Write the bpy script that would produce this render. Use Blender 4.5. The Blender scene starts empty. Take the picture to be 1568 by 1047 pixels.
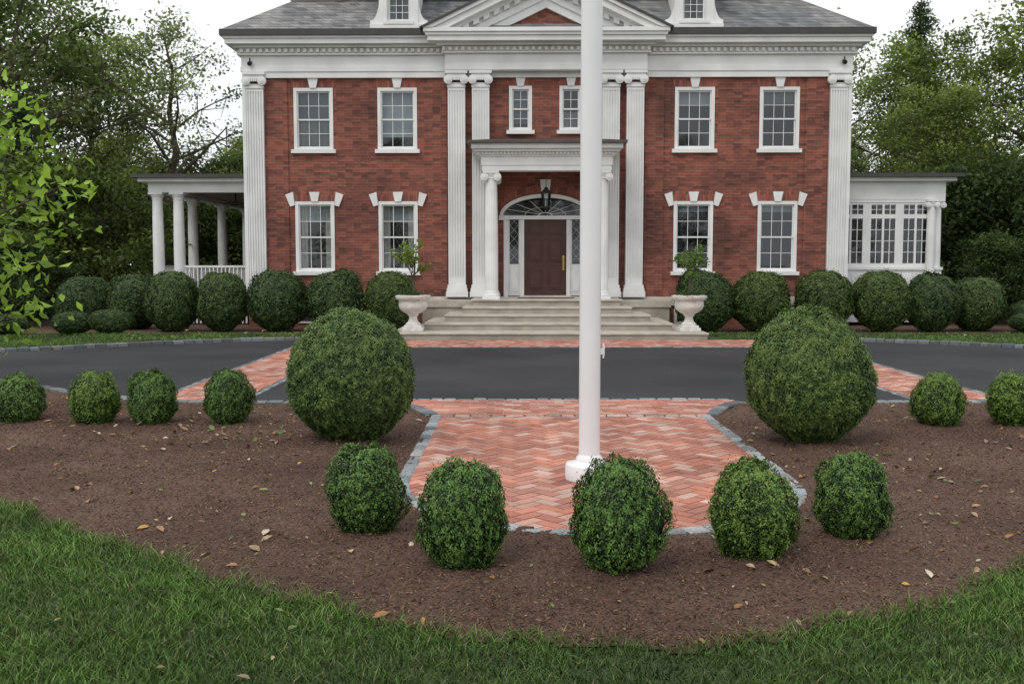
import bpy, bmesh, math, random
import numpy as np
from mathutils import Vector, Matrix, noise
random.seed(7); rng=np.random.default_rng(7)
S=bpy.context.scene
S.view_settings.view_transform='Standard'; S.view_settings.look='None'; S.view_settings.exposure=0

# ---------------------------------------------------------------- materials
def newmat(name):
    m=bpy.data.materials.new(name); m.use_nodes=True
    nt=m.node_tree; b=nt.nodes['Principled BSDF']
    return m,nt,nt.nodes,nt.links,b
def ramp(nd,stops):
    r=nd.new('ShaderNodeValToRGB'); e=r.color_ramp.elements
    e[0].position=stops[0][0]; e[0].color=(*stops[0][1],1)
    e[1].position=stops[-1][0]; e[1].color=(*stops[-1][1],1)
    for p,c in stops[1:-1]:
        q=e.new(p); q.color=(*c,1)
    return r
def mixc(nd,lk,mode,fac,a,b):
    m=nd.new('ShaderNodeMix'); m.data_type='RGBA'; m.blend_type=mode
    for sock,v in ((m.inputs[0],fac),(m.inputs[6],a),(m.inputs[7],b)):
        if hasattr(v,'links') : lk.new(v,sock)
        elif isinstance(v,(int,float)): sock.default_value=v
        else: sock.default_value=(*v,1)
    return m.outputs[2]
def noisetex(nd,lk,scale,detail=4,vec=None):
    n=nd.new('ShaderNodeTexNoise'); n.inputs['Scale'].default_value=scale; n.inputs['Detail'].default_value=detail
    if vec is None:
        tc=nd.new('ShaderNodeTexCoord'); vec=tc.outputs['Object']
    lk.new(vec,n.inputs['Vector']); return n
def bump(nd,lk,b,h,strength=.3,dist=.01):
    n=nd.new('ShaderNodeBump'); n.inputs['Strength'].default_value=strength; n.inputs['Distance'].default_value=dist
    lk.new(h,n.inputs['Height']); lk.new(n.outputs['Normal'],b.inputs['Normal'])
def simple(name,c,rough=.6,var=.15,scale=6,bmp=.1,bdist=.005,metal=0,fine=None):
    m,nt,nd,lk,b=newmat(name)
    n=noisetex(nd,lk,scale,6)
    r=ramp(nd,[(.3,tuple(x*(1-var) for x in c)),(.7,tuple(min(1,x*(1+var)) for x in c))])
    lk.new(n.outputs['Fac'],r.inputs[0]); lk.new(r.outputs[0],b.inputs['Base Color'])
    b.inputs['Roughness'].default_value=rough; b.inputs['Metallic'].default_value=metal
    n2=noisetex(nd,lk,fine or scale*12,4); bump(nd,lk,b,n2.outputs['Fac'],bmp,bdist)
    return m
def attrmat(name,rough=.6,scale=40,var=.3,bmp=.3,trans=0,spec=.3,bdist=.004,tint=False):
    m,nt,nd,lk,b=newmat(name)
    a=nd.new('ShaderNodeAttribute'); a.attribute_name='Col'
    n=noisetex(nd,lk,scale,4)
    r=ramp(nd,[(.3,(1-var,)*3),(.7,(1+var,)*3)]); lk.new(n.outputs['Fac'],r.inputs[0])
    col=mixc(nd,lk,'MULTIPLY',1.0,a.outputs['Color'],r.outputs[0])
    lk.new(col,b.inputs['Base Color']); b.inputs['Roughness'].default_value=rough
    b.inputs['Specular IOR Level'].default_value=spec
    if bmp: bump(nd,lk,b,n.outputs['Fac'],bmp,bdist)
    if trans or tint:
        oi=nd.new('ShaderNodeObjectInfo')
        r2=ramp(nd,[(0,(.8,.85,.85)),(.5,(1,1,1)),(1,(1.22,1.12,.85))]); lk.new(oi.outputs['Random'],r2.inputs[0])
        c2=mixc(nd,lk,'MULTIPLY',1.0,col,r2.outputs[0]); lk.new(c2,b.inputs['Base Color'])
    if trans:
        t=nd.new('ShaderNodeBsdfTranslucent'); c3=mixc(nd,lk,'MULTIPLY',1.0,c2,(1.3,1.4,.7)); lk.new(c3,t.inputs['Color'])
        mx=nd.new('ShaderNodeMixShader'); mx.inputs[0].default_value=trans
        out=nd['Material Output']
        lk.new(b.outputs[0],mx.inputs[1]); lk.new(t.outputs[0],mx.inputs[2]); lk.new(mx.outputs[0],out.inputs[0])
    return m
def brickmat(name,c1,c2,mortar,bw=.215,rh=.075,ms=.007,vertical=False,grime=.5):
    m,nt,nd,lk,b=newmat(name)
    tc=nd.new('ShaderNodeTexCoord'); sp=nd.new('ShaderNodeSeparateXYZ'); lk.new(tc.outputs['Object'],sp.inputs[0])
    ad=nd.new('ShaderNodeMath'); ad.operation='ADD'; lk.new(sp.outputs[0],ad.inputs[0]); lk.new(sp.outputs[1],ad.inputs[1])
    cb=nd.new('ShaderNodeCombineXYZ')
    if vertical: lk.new(ad.outputs[0],cb.inputs[1]); lk.new(sp.outputs[2],cb.inputs[0])
    else: lk.new(ad.outputs[0],cb.inputs[0]); lk.new(sp.outputs[2],cb.inputs[1])
    bt=nd.new('ShaderNodeTexBrick'); lk.new(cb.outputs[0],bt.inputs['Vector'])
    bt.inputs['Scale'].default_value=1; bt.inputs['Brick Width'].default_value=bw; bt.inputs['Row Height'].default_value=rh
    bt.inputs['Mortar Size'].default_value=ms; bt.inputs['Mortar Smooth'].default_value=.2
    bt.inputs['Color1'].default_value=(*c1,1); bt.inputs['Color2'].default_value=(*c2,1); bt.inputs['Mortar'].default_value=(*mortar,1)
    bt.inputs['Bias'].default_value=-.1
    n=noisetex(nd,lk,.55,7); r=ramp(nd,[(.36,(1-grime,(1-grime)*1.08,(1-grime)*1.15)),(.52,(1,1,1)),(.75,(1.15,1.12,1.08))]); lk.new(n.outputs['Fac'],r.inputs[0])
    mp=nd.new('ShaderNodeMapping'); mp.inputs['Scale'].default_value=(1/bw*.5,1/rh*.5,1); lk.new(cb.outputs[0],mp.inputs[0])
    wn=nd.new('ShaderNodeTexVoronoi'); wn.inputs['Scale'].default_value=2.0; wn.inputs['Randomness'].default_value=.3; lk.new(mp.outputs[0],wn.inputs['Vector'])
    sc=nd.new('ShaderNodeSeparateColor'); lk.new(wn.outputs['Color'],sc.inputs[0])
    r3=ramp(nd,[(0,(.45,.5,.55)),(.22,(.8,.8,.8)),(.5,(1,1,1)),(1,(1.3,1.3,1.25))]); lk.new(sc.outputs[0],r3.inputs[0])
    c=mixc(nd,lk,'MULTIPLY',1.0,bt.outputs['Color'],r.outputs[0]); c=mixc(nd,lk,'MULTIPLY',.8,c,r3.outputs[0])
    lk.new(c,b.inputs['Base Color']); b.inputs['Roughness'].default_value=.85
    inv=nd.new('ShaderNodeMath'); inv.operation='SUBTRACT'; inv.inputs[0].default_value=1; lk.new(bt.outputs['Fac'],inv.inputs[1])
    bump(nd,lk,b,inv.outputs[0],.5,.006)
    return m
M={}
M['brick']=brickmat('wall_brick',(.27,.078,.050),(.185,.057,.041),(.21,.13,.105),grime=.5,ms=.007)
M['soldier']=brickmat('soldier_brick',(.31,.082,.050),(.25,.068,.045),(.24,.15,.12),vertical=True,grime=.3)
M['slate']=brickmat('roof_slate',(.25,.245,.24),(.15,.15,.155),(.07,.07,.07),bw=.28,rh=.11,ms=.008,grime=.3)
M['white']=simple('white_trim',(.77,.77,.76),.45,.09,1.8,.12,.003)
M['white2']=simple('white_sash',(.77,.77,.76),.4,.05,3,.05)
M['limestone']=simple('limestone',(.56,.53,.48),.75,.16,3,.3,.004)
M['stone']=simple('step_stone',(.36,.325,.27),.8,.22,2.5,.4,.004)
M['stonecope']=simple('nosing_stone',(.46,.42,.36),.75,.18,4,.3,.004)
M['gutter']=simple('gutter_bronze',(.05,.045,.043),.5,.2,4,.05)
M['portroof']=simple('copper_roof',(.08,.06,.052),.5,.3,5,.1)
M['door']=simple('door_paint',(.075,.026,.018),.35,.2,5,.08)
M['brass']=simple('brass',(.6,.42,.15),.3,.1,8,.02,metal=1)
M['black']=simple('black_iron',(.02,.02,.02),.45,.2,8,.05)
M['ceil']=simple('porch_ceiling',(.12,.075,.05),.6,.2,3,.1)
M['interior']=simple('interior_dark',(.025,.025,.027),.9,.3,2,.0)
M['shade']=simple('window_shade',(.26,.29,.31),.8,.1,3,.1)
M['curtain']=simple('curtain_cloth',(.42,.41,.38),.9,.15,12,.4,.01)
M['urn']=simple('urn_stone',(.64,.62,.58),.7,.15,7,.4,.006)
M['pole']=simple('pole_paint',(.8,.8,.81),.33,.03,2,.03)
M['bark']=simple('bark',(.10,.08,.06),.95,.35,9,.9,.03)
def glass():
    m,nt,nd,lk,b=newmat('window_glass'); nd.remove(b)
    g=nd.new('ShaderNodeBsdfGlossy'); g.inputs['Roughness'].default_value=.03; g.inputs['Color'].default_value=(.9,.95,1,1)
    t=nd.new('ShaderNodeBsdfTransparent'); t.inputs['Color'].default_value=(.82,.86,.87,1)
    lw=nd.new('ShaderNodeFresnel'); lw.inputs['IOR'].default_value=1.75
    n=noisetex(nd,lk,1.5,2); bp=nd.new('ShaderNodeBump'); bp.inputs['Strength'].default_value=.12; bp.inputs['Distance'].default_value=.02
    lk.new(n.outputs['Fac'],bp.inputs['Height']); lk.new(bp.outputs[0],g.inputs['Normal'])
    mx=nd.new('ShaderNodeMixShader'); lk.new(lw.outputs[0],mx.inputs[0]); lk.new(t.outputs[0],mx.inputs[1]); lk.new(g.outputs[0],mx.inputs[2])
    lk.new(mx.outputs[0],nd['Material Output'].inputs[0]); return m
M['glass']=glass()
M['leaf']=attrmat('foliage_leaf',.5,3,.12,0,trans=.35,spec=.25)
M['box']=attrmat('boxwood_leaf',.45,9,.15,0,spec=.3,tint=True)
M['grass']=attrmat('grass_blade',.5,1.2,.22,0,spec=.25)
M['litter']=attrmat('leaf_litter',.6,30,.2,0)
M['chip']=attrmat('mulch_chip',.9,20,.3,0,spec=.15)
M['paver']=attrmat('paver_brick',.8,1.6,.24,.25)
M['cobble']=attrmat('granite_block',.75,45,.28,.6,bdist=.01)
# asphalt
m,nt,nd,lk,b=newmat('asphalt'); n=noisetex(nd,lk,.45,6); r=ramp(nd,[(.3,(.021,.022,.024)),(.7,(.043,.044,.047))]); lk.new(n.outputs['Fac'],r.inputs[0])
n2=noisetex(nd,lk,110,3); r2=ramp(nd,[(.35,(.6,)*3),(.68,(1.5,)*3)]); lk.new(n2.outputs['Fac'],r2.inputs[0])
lk.new(mixc(nd,lk,'MULTIPLY',1,r.outputs[0],r2.outputs[0]),b.inputs['Base Color']); b.inputs['Roughness'].default_value=.85; b.inputs['Specular IOR Level'].default_value=.3; bump(nd,lk,b,n2.outputs['Fac'],.5,.006); M['asphalt']=m
# lawn
m,nt,nd,lk,b=newmat('lawn_ground'); n=noisetex(nd,lk,.5,8); r=ramp(nd,[(.3,(.035,.068,.018)),(.5,(.052,.09,.024)),(.72,(.075,.11,.036))]); lk.new(n.outputs['Fac'],r.inputs[0])
n2=noisetex(nd,lk,60,5); r2=ramp(nd,[(.3,(.4,)*3),(.7,(1.4,)*3)]); lk.new(n2.outputs['Fac'],r2.inputs[0])
lk.new(mixc(nd,lk,'MULTIPLY',1,r.outputs[0],r2.outputs[0]),b.inputs['Base Color']); b.inputs['Roughness'].default_value=.9; bump(nd,lk,b,n2.outputs['Fac'],.8,.03); M['lawn']=m
# mulch
m,nt,nd,lk,b=newmat('mulch'); n=noisetex(nd,lk,.9,8); r=ramp(nd,[(.3,(.080,.041,.027)),(.5,(.120,.066,.044)),(.7,(.17,.102,.072))]); lk.new(n.outputs['Fac'],r.inputs[0])
n2=noisetex(nd,lk,60,8); n2.inputs['Roughness'].default_value=.7; r2=ramp(nd,[(.36,(.3,)*3),(.5,(.9,)*3),(.66,(1.7,1.62,1.55))]); lk.new(n2.outputs['Fac'],r2.inputs[0])
lk.new(mixc(nd,lk,'MULTIPLY',1,r.outputs[0],r2.outputs[0]),b.inputs['Base Color']); b.inputs['Roughness'].default_value=.95; bump(nd,lk,b,n2.outputs['Fac'],1,.02); M['mulch']=m
M['sand']=simple('joint_sand',(.55,.46,.40),.9,.25,4,.3)

# ---------------------------------------------------------------- mesh helpers
class MB:
    def __init__(s): s.v=[];s.f=[];s.c=[];s.col=(1,1,1)
    def add(s,vs,fs):
        o=len(s.v); s.v+=[tuple(p) for p in vs]; s.c+=[s.col]*len(vs); s.f+=[tuple(i+o for i in f) for f in fs]
    def box(s,x0,x1,y0,y1,z0,z1):
        if x0>x1:x0,x1=x1,x0
        if y0>y1:y0,y1=y1,y0
        s.add([(x0,y0,z0),(x1,y0,z0),(x1,y1,z0),(x0,y1,z0),(x0,y0,z1),(x1,y0,z1),(x1,y1,z1),(x0,y1,z1)],
              [(0,3,2,1),(4,5,6,7),(0,1,5,4),(1,2,6,5),(2,3,7,6),(3,0,4,7)])
    def poly(s,pts): s.add(pts,[tuple(range(len(pts)))])
    def prism(s,a,b):
        n=len(a); s.add(list(a)+list(b),[tuple(range(n))[::-1],tuple(range(n,2*n))]+[(i,(i+1)%n,n+(i+1)%n,n+i) for i in range(n)])
    def pxz(s,p,y0,y1): s.prism([(x,y0,z) for x,z in p],[(x,y1,z) for x,z in p])
    def pxy(s,p,z0,z1): s.prism([(x,y,z0) for x,y in p],[(x,y,z1) for x,y in p])
    def lathe(s,prof,cx,cy,cz=0,seg=32,flute=0,square=False):
        vs=[];fs=[]
        for r,z in prof:
            for i in range(seg):
                a=2*math.pi*i/seg
                rr=r*(1-(flute if i%2 else 0))
                vs.append((cx+rr*math.cos(a),cy+rr*math.sin(a),cz+z))
        for j in range(len(prof)-1):
            for i in range(seg):
                k=(i+1)%seg; fs.append((j*seg+i,j*seg+k,(j+1)*seg+k,(j+1)*seg+i))
        fs.append(tuple(range(seg))[::-1]); fs.append(tuple(range((len(prof)-1)*seg,len(prof)*seg)))
        s.add(vs,fs)
    def tube(s,pts,rad,seg=8):
        pts=[Vector(p) for p in pts]; vs=[];fs=[]
        for i,p in enumerate(pts):
            d=(pts[min(i+1,len(pts)-1)]-pts[max(i-1,0)]).normalized()
            a=d.cross(Vector((0,0,1)) if abs(d.z)<.9 else Vector((1,0,0))).normalized(); b=d.cross(a)
            for k in range(seg):
                t=2*math.pi*k/seg; vs.append(p+(a*math.cos(t)+b*math.sin(t))*rad[i])
        for j in range(len(pts)-1):
            for k in range(seg):
                q=(k+1)%seg; fs.append((j*seg+k,j*seg+q,(j+1)*seg+q,(j+1)*seg+k))
        fs.append(tuple(range(seg))); fs.append(tuple(range((len(pts)-1)*seg,len(pts)*seg)))
        s.add(vs,fs)
    def obj(s,name,mat,parent=None,bevel=0,smooth=False,loc=(0,0,0)):
        me=bpy.data.meshes.new(name); me.from_pydata(s.v,[],s.f); 
        bm=bmesh.new(); bm.from_mesh(me); bmesh.ops.recalc_face_normals(bm,faces=bm.faces); bm.to_mesh(me); bm.free()
        at=me.color_attributes.new('Col','FLOAT_COLOR','POINT')
        at.data.foreach_set('color',np.hstack([np.array(s.c,dtype=np.float32),np.ones((len(s.c),1),np.float32)]).ravel())
        me.materials.append(mat); o=bpy.data.objects.new(name,me); S.collection.objects.link(o)
        if parent: o.parent=parent
        o.location=loc
        if smooth:
            me.polygons.foreach_set('use_smooth',[True]*len(me.polygons))
            md=o.modifiers.new('es','EDGE_SPLIT'); md.split_angle=math.radians(40)
        if bevel:
            md=o.modifiers.new('b','BEVEL'); md.width=bevel; md.segments=2; md.limit_method='ANGLE'
        return o
def empty(name,loc=(0,0,0),rz=0,parent=None):
    o=bpy.data.objects.new(name,None); o.empty_display_size=.2; o.location=loc; o.rotation_euler=(0,0,rz); S.collection.objects.link(o)
    if parent:o.parent=parent
    return o
def quadmesh(name,V,C,mat):
    N=len(V); me=bpy.data.meshes.new(name)
    me.vertices.add(4*N); me.loops.add(4*N); me.polygons.add(N)
    me.vertices.foreach_set('co',np.ascontiguousarray(V,dtype=np.float32).ravel())
    me.loops.foreach_set('vertex_index',np.arange(4*N,dtype=np.int32))
    me.polygons.foreach_set('loop_start',np.arange(0,4*N,4,dtype=np.int32))
    try: me.polygons.foreach_set('loop_total',np.full(N,4,dtype=np.int32))
    except Exception: pass
    me.update(calc_edges=True)
    at=me.color_attributes.new('Col','FLOAT_COLOR','POINT')
    c=np.ones((N,4,4),np.float32); c[:,:,:3]=C[:,None,:] if C.ndim==2 else C
    at.data.foreach_set('color',c.ravel()); me.materials.append(mat); me.validate(); return me
def place(name,me,loc=(0,0,0),scale=(1,1,1),rz=0,parent=None):
    o=bpy.data.objects.new(name,me); S.collection.objects.link(o); o.location=loc
    o.scale=scale if hasattr(scale,'__len__') else (scale,)*3; o.rotation_euler=(0,0,rz)
    if parent:o.parent=parent
    return o
def unit(a): return a/np.maximum(np.linalg.norm(a,axis=-1,keepdims=True),1e-9)
def leafquads(C,Nrm,size,aspect=.5,fold=.25):
    n=unit(Nrm); a=unit(np.cross(n,rng.normal(size=C.shape))); b=np.cross(n,a); s=np.asarray(size)[:,None]
    return np.stack([C-a*s,C-b*s*aspect+n*s*fold,C+a*s,C+b*s*aspect+n*s*fold],axis=1)
def nz(P,sc,off=0): return np.array([noise.noise((p[0]*sc+off,p[1]*sc,p[2]*sc)) for p in P])

# ---------------------------------------------------------------- camera, light
cam=bpy.data.objects.new('camera',bpy.data.cameras.new('camera')); S.collection.objects.link(cam); S.camera=cam
cam.data.lens=35; cam.data.sensor_width=36; cam.data.clip_end=2000; cam.location=(0,0,1.7); cam.rotation_euler=(math.radians(90-4.43),0,0)
W=bpy.data.worlds.new('World'); S.world=W; W.use_nodes=True; nd=W.node_tree.nodes; lk=W.node_tree.links
sk=nd.new('ShaderNodeTexSky'); sk.sky_type='NISHITA'; sk.sun_disc=False; sk.sun_elevation=math.radians(52); sk.sun_rotation=math.radians(215)
tc=nd.new('ShaderNodeTexCoord'); cn=noisetex(nd,lk,2.2,6,tc.outputs['Generated'])
cr=ramp(nd,[(.34,(.72,)*3),(.56,(1,1,1))]); lk.new(cn.outputs['Fac'],cr.inputs[0])
cc=mixc(nd,lk,'MIX',cr.outputs[0],sk.outputs[0],(11.2,11.4,11.7))
bg=nd['Background']; lk.new(cc,bg.inputs[0]); bg.inputs[1].default_value=.1
sun=bpy.data.objects.new('sun',bpy.data.lights.new('sun','SUN')); S.collection.objects.link(sun)
sun.data.energy=1.1; sun.data.angle=math.radians(22); sun.data.color=(1,.95,.87)
az=math.radians(215); el=math.radians(52); dv=Vector((math.sin(az)*math.cos(el),math.cos(az)*math.cos(el),math.sin(el)))
sun.rotation_euler=dv.to_track_quat('Z','Y').to_euler()

# ---------------------------------------------------------------- ground
g=MB(); g.poly([(-400,-300,0),(400,-300,0),(400,500,0),(-400,500,0)]); g.obj('ground',M['lawn'])
AX=.85
near=[(-30,13.6),(-12,15.0),(-9.5,15.1),(-7.5,14.4),(-5.97,13.2),(-4.95,12.5),(-3.9,12.15),(-1.4,12.15)]
near=near+[(2*AX-x,y) for x,y in near[::-1]]
far=[(-30,18),(-13,18.6),(-9.9,19.4),(-7.75,21.0),(-6,22.0),(-4.7,22.4)]
far=far+[(2*AX-x,y) for x,y in far[::-1]]
def smooth(pl,n=6):
    out=[]
    for i in range(len(pl)-1):
        p0=Vector(pl[max(i-1,0)]);p1=Vector(pl[i]);p2=Vector(pl[i+1]);p3=Vector(pl[min(i+2,len(pl)-1)])
        for k in range(n):
            t=k/n; q=.5*((2*p1)+(p2-p0)*t+(2*p0-5*p1+4*p2-p3)*t*t+(3*p1-p0-3*p2+p3)*t**3); out.append((q.x,q.y))
    out.append(pl[-1]); return out
nL=smooth(near[:8]); nR=smooth(near[8:]); fL=smooth(far[:6]); fR=smooth(far[6:])
nearS=nL+nR; farS=fL+fR
g=MB(); g.poly([(x,y,.008) for x,y in nearS]+[(x,y,.008) for x,y in farS[::-1]]); g.obj('driveway',M['asphalt'])
# pavers
def clip(poly,reg):
    out=poly
    for i in range(len(reg)):
        a=reg[i];b=reg[(i+1)%len(reg)]; inp=out; out=[]
        if not inp: return []
        f=lambda p:(b[0]-a[0])*(p[1]-a[1])-(b[1]-a[1])*(p[0]-a[0])
        for j in range(len(inp)):
            p=inp[j];q=inp[(j+1)%len(inp)]; fp,fq=f(p),f(q)
            if fp>=0: out.append(p)
            if (fp>=0)!=(fq>=0):
                t=fp/(fp-fq); out.append((p[0]+(q[0]-p[0])*t,p[1]+(q[1]-p[1])*t))
    return out
def area(p): return .5*abs(sum(p[i][0]*p[(i+1)%len(p)][1]-p[(i+1)%len(p)][0]*p[i][1] for i in range(len(p))))
pcols=[(.45,.185,.130),(.48,.225,.165),(.38,.15,.11),(.52,.29,.225),(.42,.195,.15),(.48,.19,.125),(.35,.155,.12),(.52,.34,.28)]
def herring(mb,reg,w=.104,gap=.007,ang=45,z0=.013,z1=.020):
    cx=sum(p[0] for p in reg)/len(reg); cy=sum(p[1] for p in reg)/len(reg); R=max(math.hypot(p[0]-cx,p[1]-cy) for p in reg)+.4
    ca,sa=math.cos(math.radians(ang)),math.sin(math.radians(ang)); n=int(R/w)+4
    for a in range(-2*n,2*n):
        for b_ in range(-n,n):
            ox,oy=a+2*b_,a-2*b_
            if abs(ox)>n or abs(oy)>n: continue
            for (x0,y0,dx,dy) in ((0,0,2,1),(3,0,1,2)):
                r=[((ox+x0)*w+gap,(oy+y0)*w+gap),((ox+x0+dx)*w-gap,(oy+y0)*w+gap),((ox+x0+dx)*w-gap,(oy+y0+dy)*w-gap),((ox+x0)*w+gap,(oy+y0+dy)*w-gap)]
                r=[(cx+x*ca-y*sa,cy+x*sa+y*ca) for x,y in r]; r=clip(r,reg)
                if len(r)<3 or area(r)<.0008: continue
                c=random.choice(pcols); k=random.uniform(.85,1.12); mb.col=tuple(v*k for v in c)
                dz=random.uniform(-.0015,.002); mb.pxy(r,z0,z1+dz)
def running(mb,reg,w=.104,l=.208,gap=.007,vert=False,z0=.013,z1=.020):
    xs=[p[0] for p in reg]; ys=[p[1] for p in reg]
    j=0; y=min(ys)
    while y<max(ys):
        x=min(xs)-(l/2 if j%2 else 0)-l
        while x<max(xs):
            r=clip([(x+gap,y+gap),(x+l-gap,y+gap),(x+l-gap,y+w-gap),(x+gap,y+w-gap)],reg)
            if len(r)>=3 and area(r)>.0008:
                c=random.choice(pcols); k=random.uniform(.85,1.12); mb.col=tuple(v*k for v in c); mb.pxy(r,z0,z1+random.uniform(-.001,.002))
            x+=l
        y+=w; j+=1
CX,CY,R=.66,7.62,1.47
key=[(CX+R,10.98),(CX-R,10.98)]+[(CX+R*math.cos(a),CY+R*math.sin(a)) for a in np.linspace(math.pi,2*math.pi,40)]
band=[(-.85,11.1),(2.2,11.1),(2.78,12.35),(-1.45,12.35)]
sideL=[(-4.45,12.3),(-3.4,12.3),(-3.4,20.45),(-4.45,20.45)]
sideR=[(5.1,12.3),(6.15,12.3),(6.15,20.45),(5.1,20.45)]
topb=[(-4.45,20.46),(6.15,20.46),(6.15,22.3),(-4.45,22.3)]
pm=MB(); sm=MB()
herring(pm,key); running(pm,band); 
for r in (sideL,sideR,topb): herring(pm,r)
for r in (key,band,sideL,sideR,topb): sm.poly([(x,y,.0125) for x,y in r])
wk=empty('brick_walkway'); pm.obj('pavers',M['paver'],wk); sm.obj('joint_sand',M['sand'],wk)
# cobble edging
cb=MB()
def cobble(pl,w=.115,l=.2,h=.035,base=(.20,.215,.225)):
    P=[Vector(p) for p in pl]; seg=[(P[i],P[i+1]) for i in range(len(P)-1)]
    L=sum((b-a).length for a,b in seg); s=0; 
    def at(s):
        for a,b in seg:
            d=(b-a).length
            if s<=d and d>0: return a+(b-a)*(s/d),(b-a)/d
            s-=d
        a,b=seg[-1]; return b,(b-a).normalized()
    while s<L-.05:
        ll=l*random.uniform(.75,1.2); p,_=at(s+.008); q,_=at(min(L,s+ll-.008)); d=q-p
        if d.length<.02: s+=ll; continue
        d.normalize(); n=Vector((-d.y,d.x)); ww=w*random.uniform(.88,1.08)/2; k=random.uniform(.6,1.35); t=random.uniform(-.02,.02)
        cb.col=((base[0]+t)*k,base[1]*k,(base[2]-t*.5)*k); hh=h+random.uniform(-.006,.008); i=.014
        A=[p-n*ww,q-n*ww,q+n*ww,p+n*ww]; B=[p-n*(ww-i)+d*i,q-n*(ww-i)-d*i,q+n*(ww-i)-d*i,p+n*(ww-i)+d*i]
        o=[(v.x,v.y,-.01) for v in A]+[(v.x,v.y,hh-.012) for v in A]+[(v.x,v.y,hh) for v in B]
        cb.add(o,[(0,1,5,4),(1,2,6,5),(2,3,7,6),(3,0,4,7),(4,5,9,8),(5,6,10,9),(6,7,11,10),(7,4,8,11),(8,9,10,11)])
        s+=ll
cobble(nL,.14); cobble(nR,.14); cobble(fL,.16,.22,.08,(.16,.17,.18)); cobble(fR,.16,.22,.08,(.16,.17,.18))
cobble([(key[1][0]-.03,11.05)]+[(CX+(R+.04)*math.cos(a),CY+(R+.04)*math.sin(a)) for a in np.linspace(math.pi,2*math.pi,40)]+[(key[0][0]+.03,11.05)],.115,.17,.032,(.27,.29,.30))
cobble([(-.85,11.04),(2.2,11.04)],.1,.2,.026,(.34,.31,.28)); cobble([(-1.42,12.42),(2.75,12.42)],.09,.2,.022,(.24,.24,.25))
cobble([(-.9,11.1),(-1.15,11.7),(-1.45,12.1)],.16,.2,.04,(.14,.15,.16)); cobble([(2.25,11.1),(2.5,11.7),(2.8,12.1)],.16,.2,.04,(.14,.15,.16))
for x in (-4.5,-3.35,5.05,6.2): cobble([(x,12.35),(x,20.4)],.08,.2,.02)
cobble([(-3.3,20.4),(5.0,20.4)],.08,.2,.02)
cb.obj('granite_edging',M['cobble'])
# bed
bx=[-60,-30,-16,-9,-6,-3.66,-2.26,-1.31,-.56,.05,.62,1.24,1.98,2.84,4.2,6.5,9.5,17,30,60]
by=[13,13.4,13.6,10.4,8.6,7.0,5.8,5.08,4.6,4.38,4.3,4.44,4.8,5.45,6.7,8.6,10.6,13.6,13.4,13]
def Yb(x): return np.interp(x,bx,by)+.04*np.sin(x*5.1)+.03*np.sin(x*13+1)
nx=[p[0] for p in nearS]; ny=[p[1] for p in nearS]
def Yd(x): return np.interp(x,nx,ny)
def inkey(x,y,m=0): return ((np.abs(x-CX)<R+m)&(y>CY)&(y<12.6))|(((x-CX)**2+(y-CY)**2)<(R+m)**2)
def inband(x,y): return (y>10.98)&(x>-1.0-(y-11)*.35)&(x<2.3+(y-11)*.35)
shr=[(-.91,6.14,.222,.585),(-.27,5.40,.232,.65),(.58,5.34,.242,.665),(1.375,5.60,.23,.60),(2.08,6.02,.22,.57),
 (-5.25,10.5,.25,.56),(-4.37,10.35,.235,.59),(-3.75,10.3,.235,.62),(-2.97,10.35,.225,.62),(4.40,10.2,.25,.6),(5.2,10.2,.28,.6),(6.3,10.7,.28,.6),(-6.3,11.2,.27,.58)]
bigs=[(-1.53,9.38,.57,1.27),(2.79,9.32,.56,1.27)]
st=.045; gx=np.arange(-13,14.6,st); gy=np.arange(4.0,15.2,st); X,Y=np.meshgrid(gx,gy)
Z=.012+.02*np.array([noise.noise((a*2.2,b*2.2,0)) for a,b in zip(X.ravel(),Y.ravel())]).reshape(X.shape)+.014*rng.normal(size=X.shape)*.5
for (a,b,r_,h_) in shr+bigs: Z+=.012*np.exp(-((X-a)**2+(Y-b)**2)/(r_*1.3)**2)
edge=np.minimum(1,np.maximum(0,np.minimum(Yd(X)-Y,Y-Yb(X))/.5)); Z=.006+np.maximum(Z,0)*(.35+.65*edge)+.03*edge*edge*(~inkey(X,Y,.5))
xc=X[:-1,:-1]+st/2; yc=Y[:-1,:-1]+st/2
msk=(yc>Yb(xc)-.04)&(yc<Yd(xc))&~inkey(xc,yc,.02)&~inband(xc,yc)
idx=np.arange(X.size).reshape(X.shape); F=np.stack([idx[:-1,:-1],idx[:-1,1:],idx[1:,1:],idx[1:,:-1]],-1)[msk]
me=bpy.data.meshes.new('mulch_bed'); me.from_pydata(np.stack([X,Y,Z],-1).reshape(-1,3).tolist(),[],F.tolist()); me.materials.append(M['mulch'])
me.polygons.foreach_set('use_smooth',[True]*len(me.polygons)); place('mulch_bed',me)
def bedz(x,y):
    i=np.clip(((x-gx[0])/st).astype(int),0,X.shape[1]-1); j=np.clip(((y-gy[0])/st).astype(int),0,X.shape[0]-1); return Z[j,i]
def scatter_bed(n,x0,x1,y0,y1,pw=1.0):
    x=rng.uniform(x0,x1,n); y=y0+(y1-y0)*rng.uniform(0,1,n)**pw
    k=(y>Yb(x))&(y<Yd(x)-.05)&~inkey(x,y,.1)&~inband(x,y); return x[k],y[k]
x,y=scatter_bed(210000,-6,7.5,4.2,12,1.5); z=bedz(x,y)+rng.uniform(0,.012,len(x))
nrm=np.stack([rng.normal(0,.5,len(x)),rng.normal(0,.5,len(x)),np.ones(len(x))],-1)
pn=np.array([noise.noise((p*1.1,q*1.1,5)) for p,q in zip(x,y)])
br=(rng.uniform(.45,1.5,len(x))*(1+.35*pn))[:,None]; cc_=np.array([.138,.079,.053])*br*(1+rng.normal(0,.08,(len(x),3)))
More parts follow.
